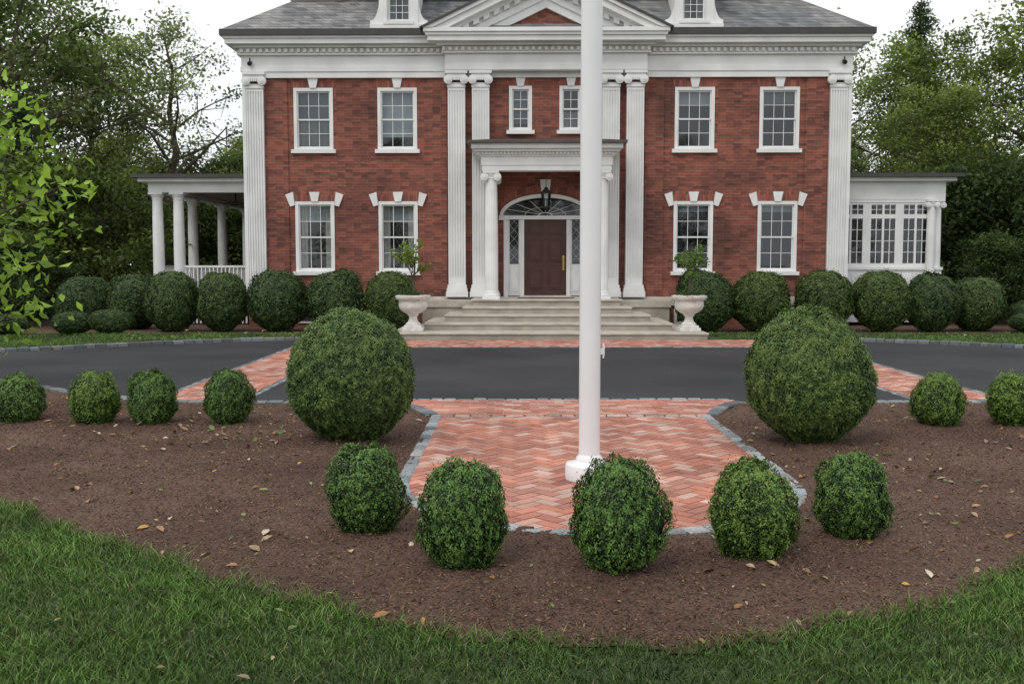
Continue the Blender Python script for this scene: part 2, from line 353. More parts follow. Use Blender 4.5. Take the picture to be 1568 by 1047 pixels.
lt=rng.random(len(x))<.03; cc_[lt]=np.array([.28,.20,.14])
place('mulch_chips',quadmesh('mulch_chips',leafquads(np.stack([x,y,z],-1),nrm,rng.uniform(.004,.017,len(x)),.3,.1),np.clip(cc_,.005,1),M['chip']))
# far strip mulch under hedge
g=MB()
g.poly([(-22,24.2,.004),(-3,24.6,.004),(-3,30,.004),(-22,34,.004)]); g.poly([(4.6,24.6,.004),(24,24.2,.004),(24,34,.004),(4.6,30,.004)])
g.obj('hedge_bed',M['mulch'])
# grass
def blades(n,x0,x1,y0,y1,test,hmin,hmax,w,lean=.4):
    x=rng.uniform(x0,x1,n); y=rng.uniform(y0,y1,n); k=test(x,y); x=x[k];y=y[k]; n=len(x)
    B=np.stack([x,y,np.zeros(n)],-1); h=rng.uniform(hmin,hmax,n)[:,None]; a=rng.uniform(0,6.283,n); d=np.stack([np.cos(a),np.sin(a),0*a],-1)
    ln=rng.normal(0,lean,(n,2)); L=np.stack([ln[:,0],ln[:,1],np.ones(n)],-1)
    pn=np.array([noise.noise((p*.9,q*.9,3))+.5*noise.noise((p*4,q*4,7)) for p,q in zip(x,y)])[:,None]
    h=h*(1+.5*pn)
    m=B+L*h*.55; t=B+L*h*np.array([1.5,1.5,.95]); ww=(w*rng.uniform(.6,1.3,n))[:,None]
    q1=np.stack([B-d*ww,B+d*ww,m+d*ww*.8,m-d*ww*.8],1); q2=np.stack([m-d*ww*.8,m+d*ww*.8,t+d*ww*.1,t-d*ww*.1],1)
    v=rng.uniform(0,1,n)[:,None]
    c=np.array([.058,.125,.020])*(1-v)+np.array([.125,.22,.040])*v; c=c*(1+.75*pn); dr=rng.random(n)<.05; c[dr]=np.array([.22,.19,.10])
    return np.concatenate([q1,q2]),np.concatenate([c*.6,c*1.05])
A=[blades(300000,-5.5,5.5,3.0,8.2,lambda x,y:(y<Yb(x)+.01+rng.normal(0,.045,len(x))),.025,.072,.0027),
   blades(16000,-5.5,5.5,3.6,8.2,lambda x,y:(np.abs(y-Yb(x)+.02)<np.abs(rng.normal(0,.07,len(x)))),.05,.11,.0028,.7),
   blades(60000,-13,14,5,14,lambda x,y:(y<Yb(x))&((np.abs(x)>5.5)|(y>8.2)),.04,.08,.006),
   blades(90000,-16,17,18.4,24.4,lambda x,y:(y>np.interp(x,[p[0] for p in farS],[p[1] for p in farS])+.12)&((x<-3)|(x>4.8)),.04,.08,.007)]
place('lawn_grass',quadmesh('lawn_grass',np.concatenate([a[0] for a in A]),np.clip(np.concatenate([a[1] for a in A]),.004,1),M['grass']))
# fallen leaves
def litter(x,y,z,smin,smax,green=False):
    n=len(x); C=np.stack([x,y,z],-1); nr=np.stack([rng.normal(0,.3,n),rng.normal(0,.3,n),np.ones(n)],-1)
    nr=unit(nr); a=unit(np.cross(nr,rng.normal(size=(n,3)))); b=np.cross(nr,a); s=(smin+(smax-smin)*rng.uniform(0,1,n)**2)[:,None]
    V=[]
    for sg in (1,-1):
        V.append(np.stack([C-a*s,C-a*s*.35+sg*b*s*.5+nr*s*.22,C+a*s*.35+sg*b*s*.42+nr*s*.25,C+a*s+nr*s*.1],1))
    pal=np.array([[.45,.28,.08],[.32,.17,.07],[.38,.25,.15],[.22,.28,.07],[.48,.38,.18],[.26,.12,.06],[.16,.24,.08],[.52,.44,.32],[.34,.19,.10]])
    if green: pal=np.array([[.15,.20,.06],[.22,.27,.12],[.12,.17,.06],[.32,.26,.14],[.36,.22,.10]])
    c=pal[rng.integers(0,len(pal),n)]*rng.uniform(.6,1.1,n)[:,None]; return np.concatenate(V),np.concatenate([c,c])
x,y=scatter_bed(2300,-7,8,4.3,12.4); z=bedz(x,y)+.014
x2=rng.normal(-2.9,.45,130);y2=rng.uniform(8.9,10.7,130);x=np.append(x,x2);y=np.append(y,y2);z=np.append(z,bedz(x2,y2)+.014)
L1=litter(x,y,z,.012,.046)
n=150; x=rng.uniform(-5,5,n); y=rng.uniform(3.6,7.5,n); k=y<Yb(x); x=x[k];y=y[k]; L2=litter(x,y,np.full(len(x),.05),.014,.044,True)
n=160; x=rng.uniform(-9,11,n); y=rng.uniform(22.4,24.8,n); k=(x<-3)|(x>4.8); L3=litter(x[k],y[k],np.full(k.sum(),.09),.03,.07)
place('fallen_leaves',quadmesh('fallen_leaves',np.concatenate([L1[0],L2[0],L3[0]]),np.concatenate([L1[1],L2[1],L3[1]]),M['litter']))

# ---------------------------------------------------------------- shrubs
def shrubmesh(name,nleaf,ls,seed,base=(.058,.125,.030),tip=(.165,.29,.060),p=2.35,lump=.07,r=1,h=1,top=.1,loose=.05,lowf=.14,ntuft=0):
    off=seed*7.3
    def shape(d): return (np.abs(d)**p).sum(-1)**(-1/p)
    def mod(P):
        P=P.copy(); z=P[:,2]
        f=1-top*np.clip(z,0,1)**1.3-.42*np.clip((-.35-z)/.65,0,1)**1.3
        P[:,:2]*=f[:,None]; return P
    d=unit(rng.normal(size=(nleaf,3)))
    if ntuft:
        td=unit(rng.normal(size=(ntuft,3))); k=rng.integers(0,ntuft,nleaf//3); d[:nleaf//3]=unit(td[k]+rng.normal(0,.05,(nleaf//3,3)))
    e=shape(d)
    n0=nz(d,1.1,off+50); n1=nz(d,2.3,off); n2=nz(d,6.0,seed*3.1); n3=nz(d,14,seed)
    low=lowf*n0+lump*n1*1.2
    rad=e*(1+low+lump*.9*n2+lump*.7*n3)
    dep=np.abs(rng.normal(0,.05,nleaf)); out=rng.random(nleaf)<.06
    rr=rad*(1-dep); rr[out]=rad[out]*(1+np.abs(rng.normal(0,loose,out.sum())))
    tb=np.zeros(nleaf)
    if ntuft:
        th=rng.uniform(.0,.07,ntuft); rr[:nleaf//3]=rad[:nleaf//3]*(.97+th[k]*rng.uniform(.2,1,nleaf//3)); dep[:nleaf//3]*=.4; tb[:nleaf//3]=.22
    P=mod(d*rr[:,None])
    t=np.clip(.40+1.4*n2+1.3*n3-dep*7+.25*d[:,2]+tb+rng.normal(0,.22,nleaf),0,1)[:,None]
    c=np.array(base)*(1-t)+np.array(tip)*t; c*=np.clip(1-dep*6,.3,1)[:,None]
    yl=rng.random(nleaf)<.003; c[yl]=[.3,.22,.06]
    V=leafquads(P*np.array([r,r,h]),unit(d/np.array([r,r,h]))+rng.normal(0,.42,d.shape),ls*rng.uniform(.7,1.3,nleaf),.58)
    nu,nv=32,20
    U,Vv=np.meshgrid(np.linspace(0,2*math.pi,nu+1),np.linspace(-math.pi/2,math.pi/2,nv+1),indexing='ij')
    D=np.stack([np.cos(U)*np.cos(Vv),np.sin(U)*np.cos(Vv),np.sin(Vv)],-1).reshape(-1,3)
    k0=nz(D,1.1,off+50); k1=nz(D,2.3,off)
    Q=mod(D*(shape(D)*(1+lowf*k0+lump*1.2*k1)*.88)[:,None])*np.array([r,r,h]); Q=Q.reshape(nu+1,nv+1,3)
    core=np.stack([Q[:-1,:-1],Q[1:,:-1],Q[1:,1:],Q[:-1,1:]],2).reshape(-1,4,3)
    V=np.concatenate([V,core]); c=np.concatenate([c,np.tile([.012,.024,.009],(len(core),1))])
    V[:,:,2]+=h
    return quadmesh(name,V,c,M['box'])
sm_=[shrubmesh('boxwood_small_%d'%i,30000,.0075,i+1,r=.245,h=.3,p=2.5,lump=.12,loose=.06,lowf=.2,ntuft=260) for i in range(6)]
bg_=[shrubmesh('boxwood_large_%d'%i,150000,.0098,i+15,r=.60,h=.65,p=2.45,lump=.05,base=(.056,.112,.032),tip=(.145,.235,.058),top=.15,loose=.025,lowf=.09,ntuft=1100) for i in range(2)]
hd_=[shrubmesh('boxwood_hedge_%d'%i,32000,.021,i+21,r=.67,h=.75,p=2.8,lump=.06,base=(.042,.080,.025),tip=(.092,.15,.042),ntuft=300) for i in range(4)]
def shrub(mesh,x,y,r,h,r0,h0,z=0):
    return place('boxwood_shrub',mesh,(x,y,z),(r/r0,r/r0*random.uniform(.95,1.05),h/(2*h0)),random.uniform(0,6.28))
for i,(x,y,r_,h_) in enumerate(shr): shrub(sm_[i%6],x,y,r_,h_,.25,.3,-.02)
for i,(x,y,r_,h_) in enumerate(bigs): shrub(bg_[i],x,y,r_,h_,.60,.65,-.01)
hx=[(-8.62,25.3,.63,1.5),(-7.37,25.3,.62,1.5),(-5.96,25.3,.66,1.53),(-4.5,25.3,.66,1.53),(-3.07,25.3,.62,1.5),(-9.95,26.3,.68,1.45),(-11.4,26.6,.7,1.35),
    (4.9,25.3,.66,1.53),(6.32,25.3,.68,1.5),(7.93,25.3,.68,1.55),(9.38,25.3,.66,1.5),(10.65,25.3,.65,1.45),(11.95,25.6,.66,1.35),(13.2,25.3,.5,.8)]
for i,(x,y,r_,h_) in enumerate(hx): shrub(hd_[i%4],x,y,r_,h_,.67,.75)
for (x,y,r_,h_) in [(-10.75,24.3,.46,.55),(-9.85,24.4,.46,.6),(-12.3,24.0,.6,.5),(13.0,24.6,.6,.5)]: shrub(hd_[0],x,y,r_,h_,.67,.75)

# ---------------------------------------------------------------- flagpole
fp=empty('flagpole',(.61,7.77,0)); b=MB()
b.lathe([(.083,.1),(.083,3),(.078,6),(.06,8.6),(.045,9.6)],0,0,0,48); b.obj('pole_shaft',M['pole'],fp,smooth=True)
b=MB(); b.lathe([(.188,.0),(.19,.02),(.19,.11),(.183,.125),(.17,.13),(.12,.14),(.108,.15),(.104,.175),(.09,.19),(.084,.2)],0,0,0.012,56); b.obj('base_collar',M['pole'],fp,smooth=True)
b=MB(); b.lathe([(.002,0),(.05,.03),(.07,.08),(.05,.13),(.002,.16)],0,0,9.6,24); b.obj('finial_ball',M['brass'],fp,smooth=True)
b=MB(); b.box(.08,.10,-.012,.012,1.0,1.05); b.tube([(.105,0,.97),(.108,0,1.0),(.108,0,1.06),(.105,0,1.09)],[.006,.009,.009,.006]); b.obj('rope_cleat',M['pole'],fp)

# ---------------------------------------------------------------- house
H=empty('brick_house',(.90,27,0),math.radians(-.8)); H.scale=(.988,1,1)
brick=MB(); white=MB(); sash=MB(); gl=MB(); inn=MB(); lime=MB(); sold=MB(); shade=MB(); curt=MB(); gut=MB(); slate=MB()
wins=[]
for s_ in (-1,1):
    for u in (6.3,4.02):
        wins.append((s_*u,1.07,1.52,3.40,1)); wins.append((s_*u,1.07,4.78,6.41,2))
    wins.append((s_*.68,.62,5.28,6.45,3))
ops=[(x-w/2,x+w/2,a,c) for x,w,a,c,k in wins]+[(-1.15,1.15,.82,3.56)]
xs=sorted({-8.1,8.1}|{v for o in ops for v in o[:2]}); zs=sorted({.82,6.72}|{v for o in ops for v in o[2:]})
for i in range(len(xs)-1):
    for j in range(len(zs)-1):
        mx,mz=(xs[i]+xs[i+1])/2,(zs[j]+zs[j+1])/2
        if any(a<mx<b_ and c<mz<d for a,b_,c,d in ops): continue
        brick.poly([(xs[i],0,zs[j]),(xs[i+1],0,zs[j]),(xs[i+1],0,zs[j+1]),(xs[i],0,zs[j+1])])
for a,b_,c,d in ops:
    D=.3
    brick.poly([(a,0,c),(a,D,c),(a,D,d),(a,0,d)]); brick.poly([(b_,0,c),(b_,D,c),(b_,D,d),(b_,0,d)])
    brick.poly([(a,0,d),(b_,0,d),(b_,D,d),(a,D,d)]); brick.poly([(a,0,c),(b_,0,c),(b_,D,c),(a,D,c)])
for s_ in (-8.1,8.1): brick.poly([(s_,0,0),(s_,11,0),(s_,11,6.72),(s_,0,6.72)])
brick.poly([(-8.1,11,0),(8.1,11,0),(8.1,11,6.72),(-8.1,11,6.72)])
brick.box(-8.14,8.14,-.05,.2,0,.6)
for s_ in (-1,1):
    brick.box(s_*7.0,s_*7.62,-.035,.001,.85,6.65); brick.box(s_*2.68,s_*3.2,-.035,.001,.85,6.65)
lime.box(-8.2,8.2,-.12,.0-.002,.6,.84)
inn.box(-8.0,8.0,1.1,10.8,.3,6.6)
for z in (.85,4.2): inn.box(-8.0,8.0,.32,1.1,z-.1,z)
def window(x,w,z0,z1,nc,nr,kind,yo=0,frame=.085,P=None):
    a,b_=x-w/2,x+w/2; y0,y1=yo-.025,yo+.1
    white.box(a,a+frame,y0,y1,z0,z1); white.box(b_-frame,b_,y0,y1,z0,z1)
    white.box(a+frame,b_-frame,y0+.004,y1,z1-frame,z1); white.box(a+frame,b_-frame,y0+.004,y1,z0,z0+.05)
    ia,ib,iz0,iz1=a+frame,b_-frame,z0+.05,z1-frame; zm=(iz0+iz1)/2; f=.035
    for (sa,sb,yy) in ((iz0,zm+.02,yo+.065),(zm-.02,iz1,yo+.035)):
        sash.box(ia,ia+f,yy,yy+.035,sa,sb); sash.box(ib-f,ib,yy,yy+.035,sa,sb)
        sash.box(ia+f,ib-f,yy+.002,yy+.033,sa,sa+f+.005); sash.box(ia+f,ib-f,yy+.002,yy+.033,sb-f,sb)
        for i in range(1,nc): 
            xx=ia+f+(ib-ia-2*f)*i/nc; sash.box(xx-.007,xx+.007,yy+.006,yy+.03,sa+f,sb-f)
        for j in range(1,nr):
            zz=sa+f+(sb-sa-2*f)*j/nr; sash.box(ia+f,ib-f,yy+.008,yy+.028,zz-.007,zz+.007)
        gl.poly([(ia+f,yy+.018,sa+f),(ib-f,yy+.018,sa+f),(ib-f,yy+.018,sb-f),(ia+f,yy+.018,sb-f)])
def key3(x,w,z1,side):
    sold.pxz([(x-w/2-.02,z1+.002),(x+w/2+.02,z1+.002),(x+w/2+.13,z1+.27),(x-w/2-.13,z1+.27)],-.012,.02)
    white.pxz([(x-.085,z1-.005),(x+.085,z1-.005),(x+.14,z1+.25),(x-.14,z1+.25)],-.055,.01)
    if side:
        for s_ in (-1,1):
            white.pxz([(x+s_*(w/2+.005),z1-.10),(x+s_*(w/2+.13),z1-.14),(x+s_*(w/2+.26),z1+.18),(x+s_*(w/2+.05),z1+.25)],-.055,.01)
def drape(mb,x0,x1,y,z0,z1,n=14):
    for i in range(n):
        a=x0+(x1-x0)*i/n; c=x0+(x1-x0)*(i+1)/n; ya=y+.02*math.cos(i*2.4); yb=y+.02*math.cos((i+1)*2.4)
        mb.poly([(a,ya,z0),(c,yb,z0),(c,yb,z1),(a,ya,z1)])
for x,w,z0,z1,k in wins:
    nc,nr=(3,2) if k!=3 else (2,2)
    window(x,w,z0,z1,nc,nr,k)
    white.box(x-w/2-.07,x+w/2+.07,-.1,.05,z0-.1,z0-.001)
    key3(x,w,z1,k==1)
    ia,ib=x-w/2+.09,x+w/2-.09
    if k==1:
        if x<0: drape(curt,ia,ia+.2,.2,z0+.05,z1-.1,6); drape(curt,ib-.2,ib,.2,z0+.05,z1-.1,6); shade.box(ia,ib,.23,.24,z1-.55,z1-.08)
        else: shade.box(ia,ib,.2,.21,z1-.28,z1-.08)
    elif k==2:
        if x<-5: drape(curt,ia,ib,.2,z0+.05,z0+.75); shade.box(ia,ib,.26,.27,z0+.5,z1-.08)
        elif x<0: shade.box(ia,ib,.2,.21,z0+.35,z1-.08)
        else: shade.box(ia,ib,.2,.21,z1-.42,z1-.08)
    else: shade.box(ia,ib,.2,.21,z0+.2,z1-.08) if x<0 else drape(curt,ia,ib,.2,z0+.05,z0+.5,8)
for u in (-6.3,-4.02,4.02,6.3):
    white.box(u-.5,u+.5,-.085,-.045,.12,.56); inn.box(u-.42,u+.42,-.095,-.05,.18,.5)
def capital(x,y0,w,z0,z1):
    hw=w/2; h=z1-z0
    white.box(x-hw-.07,x+hw+.07,y0-.09,-.003,z1-.07,z1-.002)
    white.box(x-hw-.02,x+hw+.02,y0-.05,-.004,z0+h*.45,z1-.07)
    white.box(x-hw-.015,x+hw+.015,y0-.025,-.005,z0,z0+.05)
    for s_ in (-1,1):
        cx=x+s_*(hw-.015); cz=z0+h*.45
        for r_,yy in ((.115,-.085),(.075,-.105),(.035,-.12)):
            pts=[(cx+r_*math.cos(t),cz+r_*math.sin(t)) for t in np.linspace(0,2*math.pi,17)[:-1]]; white.pxz(pts,y0+yy,y0+.02)
    for i in range(5):
        xx=x-hw*.5+hw*i*.25; white.box(xx-.02,xx+.02,y0-.075,y0,z0+h*.42,z0+h*.62)
def pilaster(x,w,dep,z0,z1,nf=6):
    hw=w/2
    white.box(x-hw,x+hw,-dep+.03,-.006,z0+.32,z1-.3)
    white.box(x-hw,x+hw,-dep,-dep+.03,z1-.5,z1-.3); white.box(x-hw,x+hw,-dep,-dep+.03,z0+.32,z0+.5)
    rw=w/(nf*2+1)
    for i in range(nf+1): 
        a=x-hw+i*2*rw; white.box(a,a+rw,-dep+.001,-dep+.031,z0+.5,z1-.5)
    white.box(x-hw-.07,x+hw+.07,-dep-.08,-.007,z0,z0+.14); white.box(x-hw-.05,x+hw+.05,-dep-.06,-.008,z0+.14,z0+.23); white.box(x-hw-.03,x+hw+.03,-dep-.03,-.009,z0+.23,z0+.32)
    capital(x,-dep,w,z1-.42,z1)
for u in (-7.86,7.86): pilaster(u,.46,.13,.84,6.8)
for u in (-2.4,-1.75,1.75,2.4): pilaster(u,.46,.26,.84,6.8)
for s_ in (-1,1): white.box(s_*8.103,s_*8.2,-.12,.5,.86,6.5)
def slab(mb,p,z0,z1): mb.box(-8.1-p,8.1+p,-p,11+p,z0,z1)
slab(white,.10,6.66,6.82); slab(white,.13,6.82,6.95); slab(white,.11,6.95,7.24); slab(white,.2,7.24,7.29)
slab(white,.16,7.29,7.42); slab(white,.28,7.42,7.49); slab(white,.45,7.49,7.62); slab(white,.5,7.62,7.68); slab(gut,.56,7.68,7.84)
def cslab(mb,p,z0,z1,base=.32,hw=2.7): mb.box(-hw-p,hw+p,-base-p,.3,z0,z1)
cslab(white,.0,6.80,6.823); cslab(white,.0,6.823,6.953,.34); cslab(white,.0,6.953,7.243,.31); cslab(white,.08,7.243,7.293)
cslab(white,.04,7.293,7.423); cslab(white,.2,7.423,7.493); cslab(white,.42,7.493,7.623); cslab(white,.47,7.623,7.70); cslab(white,.52,7.70,7.80)
x=-8.2
while x<8.2:
    yb=-.16 if abs(x)>2.78 else -.36
    white.box(x,x+.085,yb-.085,yb+.01,7.30,7.40); x+=.17
for s_ in (-1,1):
    y=-.1
    while y<8: white.box(s_*8.25,s_*8.33,y,y+.075,7.30,7.40); y+=.14
# pediment
sl=.47; zb=7.8
def chev(mb,c0,c1,yf,yb_=.4):
    X0,X1=(c0-zb)/sl,(c1-zb)/sl
    for s_ in (-1,1): mb.pxz([(0,c0),(s_*X0,zb),(s_*X1,zb),(0,c1)],yf,yb_)
brick.pxz([(-1.6,zb-.001),(1.6,zb-.001),(0,zb+1.6*sl)],-.28,.3)
chev(white,8.40,8.62,-.38); chev(white,8.62,8.80,-.44); chev(white,8.93,9.02,-.58); chev(white,9.02,9.2,-.80); chev(white,9.2,9.30,-.86); chev(gut,9.30,9.36,-.90,4)
chev(white,8.80,8.93,-.42)
t=.15
while t<2.3:
    for s_ in (-1,1):
        z=8.93-sl*t
        if z-.12>zb: white.pxz([(s_*t,z-.115),(s_*(t+.15),z-.115-sl*.15),(s_*(t+.15),z-sl*.15),(s_*t,z)],-.56,-.4)
    t+=.27
e=8.62; n_=1.6; z0,z1=7.842,8.98
A=[(-e,-.52,z0),(e,-.52,z0),(e,11.52,z0),(-e,11.52,z0)]; B=[(-e+n_,-.52+n_,z1),(e-n_,-.52+n_,z1),(e-n_,11.52-n_,z1),(-e+n_,11.52-n_,z1)]
for i in range(4): slate.poly([A[i],A[(i+1)%4],B[(i+1)%4],B[i]])
white.box(-e+n_-.1,e-n_+.1,-.52+n_-.1,11.52-n_+.1,z1-.02,z1+.22); gut.box(-e+n_-.22,e-n_+.22,-.52+n_-.22,11.52-n_+.22,z1+.22,z1+.34)
slate.prism([(-6.9,1.1,z1+.34),(6.9,1.1,z1+.34),(6.9,10,z1+.34),(-6.9,10,z1+.34)],[(-2,4.8,11.6),(2,4.8,11.6),(2,6.2,11.6),(-2,6.2,11.6)])
slate.prism([(-3.2,.35,7.84),(3.2,.35,7.84),(0,.35,9.30)],[(-3.2,4,7.84),(3.2,4,7.84),(0,4,9.30)])
# dormers
for u in (-3.9,3.9):
    yf=-.44
    white.box(u-.50,u-.33,yf,.9,7.86,9.5); white.box(u+.33,u+.50,yf,.9,7.86,9.5); white.box(u-.33,u+.33,yf+.01,.9,9.3,9.5); white.box(u-.33,u+.33,yf+.01,.9,7.86,8.0)
    white.box(u-.52,u-.31,yf-.05,yf+.001,7.88,9.35); white.box(u+.31,u+.52,yf-.05,yf+.001,7.88,9.35)
    white.box(u-.76,u+.76,yf-.1,yf+.15,7.85,7.95)
    white.box(u-.40,u+.40,yf-.12,yf,7.95,8.03)
    for s_ in (-1,1):
        pts=[(u+s_*.50,7.95),(u+s_*.76,7.95),(u+s_*.76,8.06)]+[(u+s_*(.50+.24*(1-math.sin(t))),8.06+.75*(1-math.cos(t))) for t in np.linspace(0.1,math.pi/2,8)]+[(u+s_*.5,8.85)]
        white.pxz(pts,yf-.02,yf+.1)
    inn.box(u-.32,u+.32,0,.02,8,9.3); shade.box(u-.32,u-.1,-.2,-.19,8.02,9.3); shade.box(u+.1,u+.32,-.2,-.19,8.02,9.3)
    window(u,.66,8.03,9.3,3,3,0,yo=-.40,frame=.05)
    white.box(u-.62,u+.62,yf-.15,.9,9.5,9.62); white.pxz([(u-.7,9.62),(u+.7,9.62),(u,10.0)],yf-.2,.9)
    slate.pxz([(u-.8,9.6),(u,10.04),(u+.8,9.6),(u+.8,9.66),(u,10.1),(u-.8,9.66)],yf-.26,2.6)
    slate.box(u-.51,u+.51,.9,2.6,7.9,9.6)
# entrance: arch
ea,eb,ez=1.15,.5,3.0; N=20
def el_(t,a=0,b_=0): return ((ea+a)*math.cos(t),ez+(eb+b_)*math.sin(t))
for i in range(N):
    t0,t1=math.pi*i/N,math.pi*(i+1)/N; p,q=el_(t0),el_(t1)
    brick.poly([(p[0],0.0,p[1]),(q[0],0.0,q[1]),(q[0],0.0,3.56),(p[0],0.0,3.56)])
    P,Q=el_(t0,.1,.1),el_(t1,.1,.1)
    white.pxz([p,q,Q,P],-.04,.28)
    P2,Q2=el_(t0,.13,.13),el_(t1,.13,.13); P3,Q3=el_(t0,.33,.33),el_(t1,.33,.33)
    sold.pxz([P2,Q2,Q3,P3],-.012,.01)
white.pxz([(-.09,3.48),(.09,3.48),(.15,3.98),(-.15,3.98)],-.07,.01)
for s_ in (-1,1):
    white.box(s_*1.02,s_*1.27,-.06,.02,2.9,3.02); white.box(s_*1.14,s_*1.03,-.02,.28,.84,2.9)
    white.box(s_*.58,s_*.68,.06,.3,.86,2.92)
    white.box(s_*.68,s_*1.03,.12,.26,.86,1.72); white.box(s_*.74,s_*.97,.10,.121,.98,1.6); sash.box(s_*.78,s_*.93,.085,.101,1.04,1.54)
    gl.poly([(s_*.68,.2,1.74),(s_*1.03,.2,1.74),(s_*1.03,.2,2.9),(s_*.68,.2,2.9)]); inn.box(s_*.68,s_*1.03,.27,.29,1.72,2.9)
    white.box(s_*.68,s_*.73,.12,.24,1.72,2.92); white.box(s_*.98,s_*1.03,.12,.24,1.72,2.92)
    for j in range(5):
        zz=1.8+j*.24
        for q in (-1,1):
            sash.pxz([(s_*.855-q*.11,zz),(s_*.855-q*.11+.006,zz),(s_*.855+q*.11,zz+.24),(s_*.855+q*.11-.006,zz+.24)],.17+.004*q,.18+.004*q)
white.box(-1.13,1.13,.02,.26,2.92,3.02)
fp_=[(1.13*math.cos(t),3.03+.43*math.sin(t)) for t in np.linspace(0,math.pi,24)]
gl.poly([(x,.15,z) for x,z in fp_]); inn.pxz(fp_,.24,.26)
for k in range(1,8):
    t=math.pi*k/8; c_,s2=math.cos(t),math.sin(t); nx_,nz_=-s2*.005,c_*.005
    sash.pxz([(.15*c_+nx_,3.03+.08*s2+nz_),(.15*c_-nx_,3.03+.08*s2-nz_),(1.12*c_-nx_,3.03+.43*s2-nz_),(1.12*c_+nx_,3.03+.43*s2+nz_)],.12,.145)
for i in range(16):
    t0,t1=math.pi*i/16,math.pi*(i+1)/16
    for rr,w_ in ((.55,.012),(.16,.04)): sash.pxz([(rr*math.cos(t0),3.03+rr*.4*math.sin(t0)),(rr*math.cos(t1),3.03+rr*.4*math.sin(t1)),((rr+w_)*math.cos(t1),3.03+(rr+w_)*.4*math.sin(t1)),((rr+w_)*math.cos(t0),3.03+(rr+w_)*.4*math.sin(t0))],.118,.14)
dr=MB(); dr.box(-.58,.58,.18,.24,.88,2.92)
for s_ in (-1,1):
    for a,c in ((1.02,1.62),(1.78,2.38),(2.50,2.80)):
        dr.box(s_*.08,s_*.46,.158,.181,a,c); dr.box(s_*.13,s_*.41,.13,.159,a+.05,c-.05)
    dr.box(s_*.53,s_*.58,.155,.181,.88,2.92)
dr.obj('front_door',M['door'],H,bevel=.008)
br_=MB(); br_.tube([(.5,.16,1.75),(.5,.12,1.75)],[.012,.03]); br_.box(.475,.525,.148,.158,1.55,1.95); br_.tube([(.5,.14,1.62),(.5,.09,1.66),(.5,.09,1.84),(.5,.14,1.88)],[.01]*4); br_.obj('door_handle',M['brass'],H)
lime.box(-.7,.7,.02,.3,.83,.87)
# portico
P=MB(); P.box(-1.9,1.9,-1.72,-.13,0,.78); P.box(-3.3,3.3,-.75,-.13,0,.58)
for k,(hw,d,z) in enumerate([(2.1,2.4,.656),(2.5,3.0,.492),(2.95,3.65,.328),(3.62,4.55,.164)]):
    P.box(-hw,hw,-d,-.3-.01*k,0.0,z-.045)
P.obj('entrance_steps',M['stone'],H,bevel=.01)
P=MB(); P.box(-1.95,1.95,-1.77,-.12,.78,.825); P.box(-3.34,3.34,-.79,-.125,.58,.77)
for k,(hw,d,z) in enumerate([(2.13,2.43,.656),(2.53,3.03,.492),(2.98,3.68,.328),(3.65,4.58,.164)]): P.box(-hw,hw,-d,-.9,z-.045,z)
P.obj('step_nosings',M['stonecope'],H,bevel=.012)
P=MB(); P.box(-.75,.75,-1.2,-.5,.826,.84); P.obj('door_mat',M['ceil'],H)
def column(mb,x,y,z0,z1,r,flute=.06,ion=True):
    hh=z1-z0
    mb.box(x-r*1.35,x+r*1.35,y-r*1.35,y+r*1.35,z0,z0+.07)
    mb.lathe([(r*1.3,.07),(r*1.34,.1),(r*1.3,.13),(r*1.1,.15),(r*1.15,.18),(r*1.02,.2)],x,y,z0,32)
    mb.lathe([(r,.2),(r,hh*.35),(r*.95,hh*.65),(r*.86,hh-.2)],x,y,z0,40,flute)
    mb.lathe([(r*.9,hh-.2),(r*.95,hh-.18),(r*.9,hh-.16),(r*1.1,hh-.09),(r*1.1,hh-.06)],x,y,z0,32)
    mb.box(x-r*1.25,x+r*1.25,y-r*1.2,y+r*1.2,z1-.06,z1)
    if ion:
        for s_ in (-1,1):
            for rr,e_ in ((.62*r,1.1*r),(.4*r,1.2*r),(.2*r,1.28*r)):
                pts=[(x+s_*r*1.0+rr*math.cos(t),z1-.15+rr*math.sin(t)) for t in np.linspace(0,2*math.pi,15)[:-1]]; mb.pxz(pts,y-e_,y+e_)
pc=MB()
for s_ in (-1,1):
    column(pc,s_*1.43,-1.42,.826,4.07,.165); column(pc,s_*1.43,-.36,.826,4.07,.15)
pc.obj('portico_columns',M['white'],H)
po=MB()
po.box(-1.66,1.66,-1.62,-1.24,4.07,4.2); po.box(-1.68,1.68,-1.64,-1.22,4.2,4.42)
for s_ in (-1,1): po.box(s_*1.26,s_*1.655,-1.24,-.32,4.072,4.203); po.box(s_*1.24,s_*1.675,-1.22,-.32,4.203,4.42)
po.box(-1.72,1.72,-1.68,-.31,4.42,4.46); po.box(-1.74,1.74,-1.70,-.31,4.46,4.53)
x=-1.76
while x<1.75: po.box(x,x+.05,-1.75,-1.70,4.465,4.525); x+=.095
for s_ in (-1,1):
    y=-1.68
    while y<-.35: po.box(s_*1.74,s_*1.79,y,y+.05,4.465,4.525); y+=.095
po.box(-1.84,1.84,-1.80,-.31,4.53,4.60); po.box(-1.92,1.92,-1.9,-.31,4.60,4.72)
po.obj('portico_entablature',M['white'],H,bevel=.006)
po=MB(); po.box(-2.02,2.02,-2.0,-.31,4.72,4.79); po.prism([(-1.95,-1.94,4.78),(1.95,-1.94,4.78),(1.95,-.02,4.78),(-1.95,-.02,4.78)],[(-1.6,-1.4,4.88),(1.6,-1.4,4.88),(1.6,-.02,4.88),(-1.6,-.02,4.88)]); po.obj('portico_roof',M['portroof'],H)
ln=MB(); lx,ly=0,-.8
